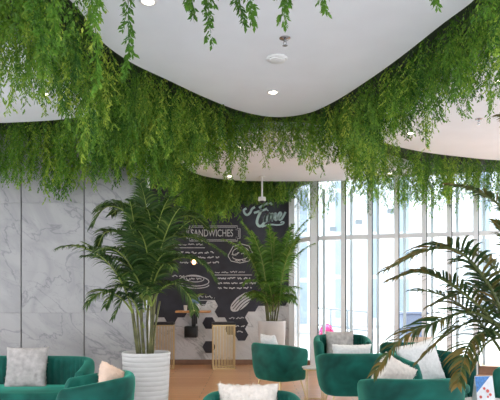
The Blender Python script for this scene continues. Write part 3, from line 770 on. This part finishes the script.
for k in range(7):
    b=frond_mesh((0,0,.2),k*.9,1.1,.26,2.0,8,.07,.006,seed=k,bare=.2); b.build('sprig',[M['rachis'],M['palmb']],t,False,tint=True)
t=thing('drinking_glass','small grey tumbler on the left of the wall table','glass',(tx-.14,11.2,tz))
b=MB(); b.lathe([(.028,0),(.036,.10),(.033,.10),(.026,.008)],20); b.build('tumbler',M['pot'],t,True)
def stool(x,y,label,rz=0):
    t=thing('slatted_stool',label,'stool',(x,y,0),rz,'gold slatted stools by the wall table')
    w=.41;dp=.36;h=.80
    b=MB(); b.box((0,0,h+.022),(w+.01,dp+.01,.045),0,0,.015); b.build('seat',M['blackpad'],t,True)
    b=MB()
    for i in range(8):
        u=-w/2+.01+(w-.02)*i/7
        for yy in(-dp/2+.01,dp/2-.01): b.box((u,yy,h/2),(.013,.013,h-.02))
    for i in range(1,6):
        v=-dp/2+.01+(dp-.02)*i/6
        for xx in(-w/2+.01,w/2-.01): b.box((xx,v,h/2),(.013,.013,h-.02))
    b.build('slat_cage',M['gold'],t)
    for z,nm in((.012,'base_ring'),(h-.012,'top_ring')):
        b=MB()
        for yy in(-dp/2+.01,dp/2-.01): b.box((0,yy,z),(w,.022,.022))
        for xx in(-w/2+.01,w/2-.01): b.box((xx,0,z),(.022,dp-.04,.022))
        b.build(nm,M['gold'],t)
stool((223.5-250)/F*11.0,11.0,'gold slatted stool with black seat right of the wall table',.12)
stool((163-250)/F*11.0,11.0,'gold slatted stool with black seat partly behind the left palm',.05)
px=P(194,262,10.6)
t=thing('pendant_bulb','glowing warm bare bulb hanging on a cord before the menu board','pendant lamp',(px.x,px.y,px.z))
b=MB(); b.lathe([(.004,-.045),(.026,-.035),(.034,-.01),(.03,.02),(.014,.05)],20); b.build('bulb',M['bulb'],t,True)
b=MB(); b.lathe([(.016,.05),(.018,.10),(.008,.11)],16); b.build('socket',M['gold'],t,True)
b=MB(); b.tube([(0,0,.10),(0,0,CEIL+.12-px.z)],.004,6); b.build('cord',M['black'],t)
l=bpy.data.lights.new('pl','POINT'); l.energy=4; l.color=(1,.7,.4); l.shadow_soft_size=.04
lo=bpy.data.objects.new('lamp',l); col.objects.link(lo); lo.parent=t; lo.location=(0,-.06,0)
# ------------------------------------------------------------------ outside
b=MB(); b.box((0,20,-.16),(160,160,.1)); b.build('pavement',M['pave']); tag(bpy.data.objects['pavement'],kind='structure')
def building(x,y,w,d,h,label,nx,nz,rz=0):
    t=thing('building',label,'building',(x,y,0),rz)
    b=MB(); b.box((0,0,h/2-.1),(w,d,h)); b.build('wall',M['bld'],t)
    for i in range(nx):
        b=MB(); xx=-w/2+(i+.5)*w/nx
        for k in range(nz):
            zz=(k+.6)*h/nz; b.box((xx,-d/2-.02,zz),(w/nx*.28,.06,h/nz*.9))
        b.build('window_column',M['bldw'],t)
    b=MB(); b.box((0,0,h+.1),(w+.4,d+.4,.4)); b.build('roof_edge',M['bld'],t); return t
bq=building(6.3,34,5,6,20,'pale blue tower block outside the left part of the windows',3,9)
for a_,c_ in((333,229),(359,222),(391,211)):
    q=P(a_,c_,30.9); b=MB(); b.box((q.x-6.3,30.9-34,q.z),(.32,.2,.2)); b.build('facade_box',M['rail'],bq)  # small dark box set on the tower front
building(15.5,40,4,6,22,'slim pale tower block outside the middle of the windows',2,9)
building(1.5,27,2.6,5,15,'narrow pale block outside the window corner by the far palm',2,8)
t=thing('railing','grey metal handrail on the pavement outside the left windows','railing',(0,0,0))
A=P(318,308,15.0);Bq=P(368,312,13.4)
for z in(0,-.42):
    b=MB(); b.tube([A+Vector((0,0,z)),Bq+Vector((0,0,z))],.022,8); b.build('rail',M['rail'],t,True)
for k in(0.0,.28,.62,1.0):
    q=A.lerp(Bq,k); b=MB(); b.tube([q,(q.x,q.y,-.11)],.02,8); b.build('post',M['rail'],t,True)
q=P(412,340,14); t=thing('litter_bin','dark blue-grey box bin standing outside the windows','bin',(q.x,q.y,-.11),.1)
b=MB(); b.box((0,0,.52),(.52,.5,1.02),0,0,.03); b.build('body',M['navy'],t,True)
b=MB(); b.box((0,0,1.06),(.58,.56,.06),0,0,.02); b.build('lid',M['navy'],t,True)
q=P(326.5,329,12.6); t=thing('flower_planter','magenta flowers in a pale planter just outside the left windows','planter',(q.x,q.y,-.11))
b=MB(); b.lathe([(.14,0),(.19,.38),(.17,.38),(.15,.33)],20); b.build('pot',M['pot'],t,True)
b=MB(); r=random.Random(2)
for k in range(160):
    v=Vector((r.gauss(0,1),r.gauss(0,1),r.gauss(0,1))).normalized(); c=Vector((0,0,.55+.11))+Vector((v.x*.15,v.y*.15,v.z*.2))
    u=v.cross(Vector((.3,.2,1))).normalized(); w=v.cross(u)
    b.add([c+(u*math.cos(a)+w*math.sin(a))*.035 for a in (0,1.26,2.5,3.77,5.03)],[(0,1,2,3,4)])
b.lathe([(.02,.3),(.10,.45),(.13,.6),(.06,.78)],12,mi=1)
b.build('blooms',[M['magenta'],M['magenta']],t)
# ------------------------------------------------------------------ light, world, camera
w=bpy.data.worlds.new('World'); sc.world=w; w.use_nodes=True; nt=w.node_tree; bg=nt.nodes['Background']
tc=nt.nodes.new('ShaderNodeTexCoord'); n=nt.nodes.new('ShaderNodeTexNoise'); n.inputs['Scale'].default_value=2.5; n.inputs['Detail'].default_value=3
nt.links.new(tc.outputs['Generated'],n.inputs['Vector']); r=nt.nodes.new('ShaderNodeValToRGB')
r.color_ramp.elements[0].color=(.90,.94,1,1); r.color_ramp.elements[1].color=(1,1,1,1)
nt.links.new(n.outputs['Fac'],r.inputs['Fac']); nt.links.new(r.outputs['Color'],bg.inputs['Color']); bg.inputs['Strength'].default_value=1.3
sun=bpy.data.lights.new('sun','SUN'); sun.energy=5; sun.angle=math.radians(15); sun.color=(1,.97,.92)
so=bpy.data.objects.new('sun',sun); col.objects.link(so); so.rotation_euler=(math.radians(-22),0,math.radians(30)); 
cam=bpy.data.cameras.new('cam'); co=bpy.data.objects.new('camera',cam); col.objects.link(co); sc.camera=co
co.location=(0,0,CH); co.rotation_euler=(math.pi/2,0,0); cam.sensor_width=36; cam.lens=36*F/500; cam.shift_y=.2; cam.clip_end=300
vs=sc.view_settings; vs.view_transform='Standard'; vs.look='None'; vs.gamma=1; vs.use_curve_mapping=False; vs.exposure=1.1
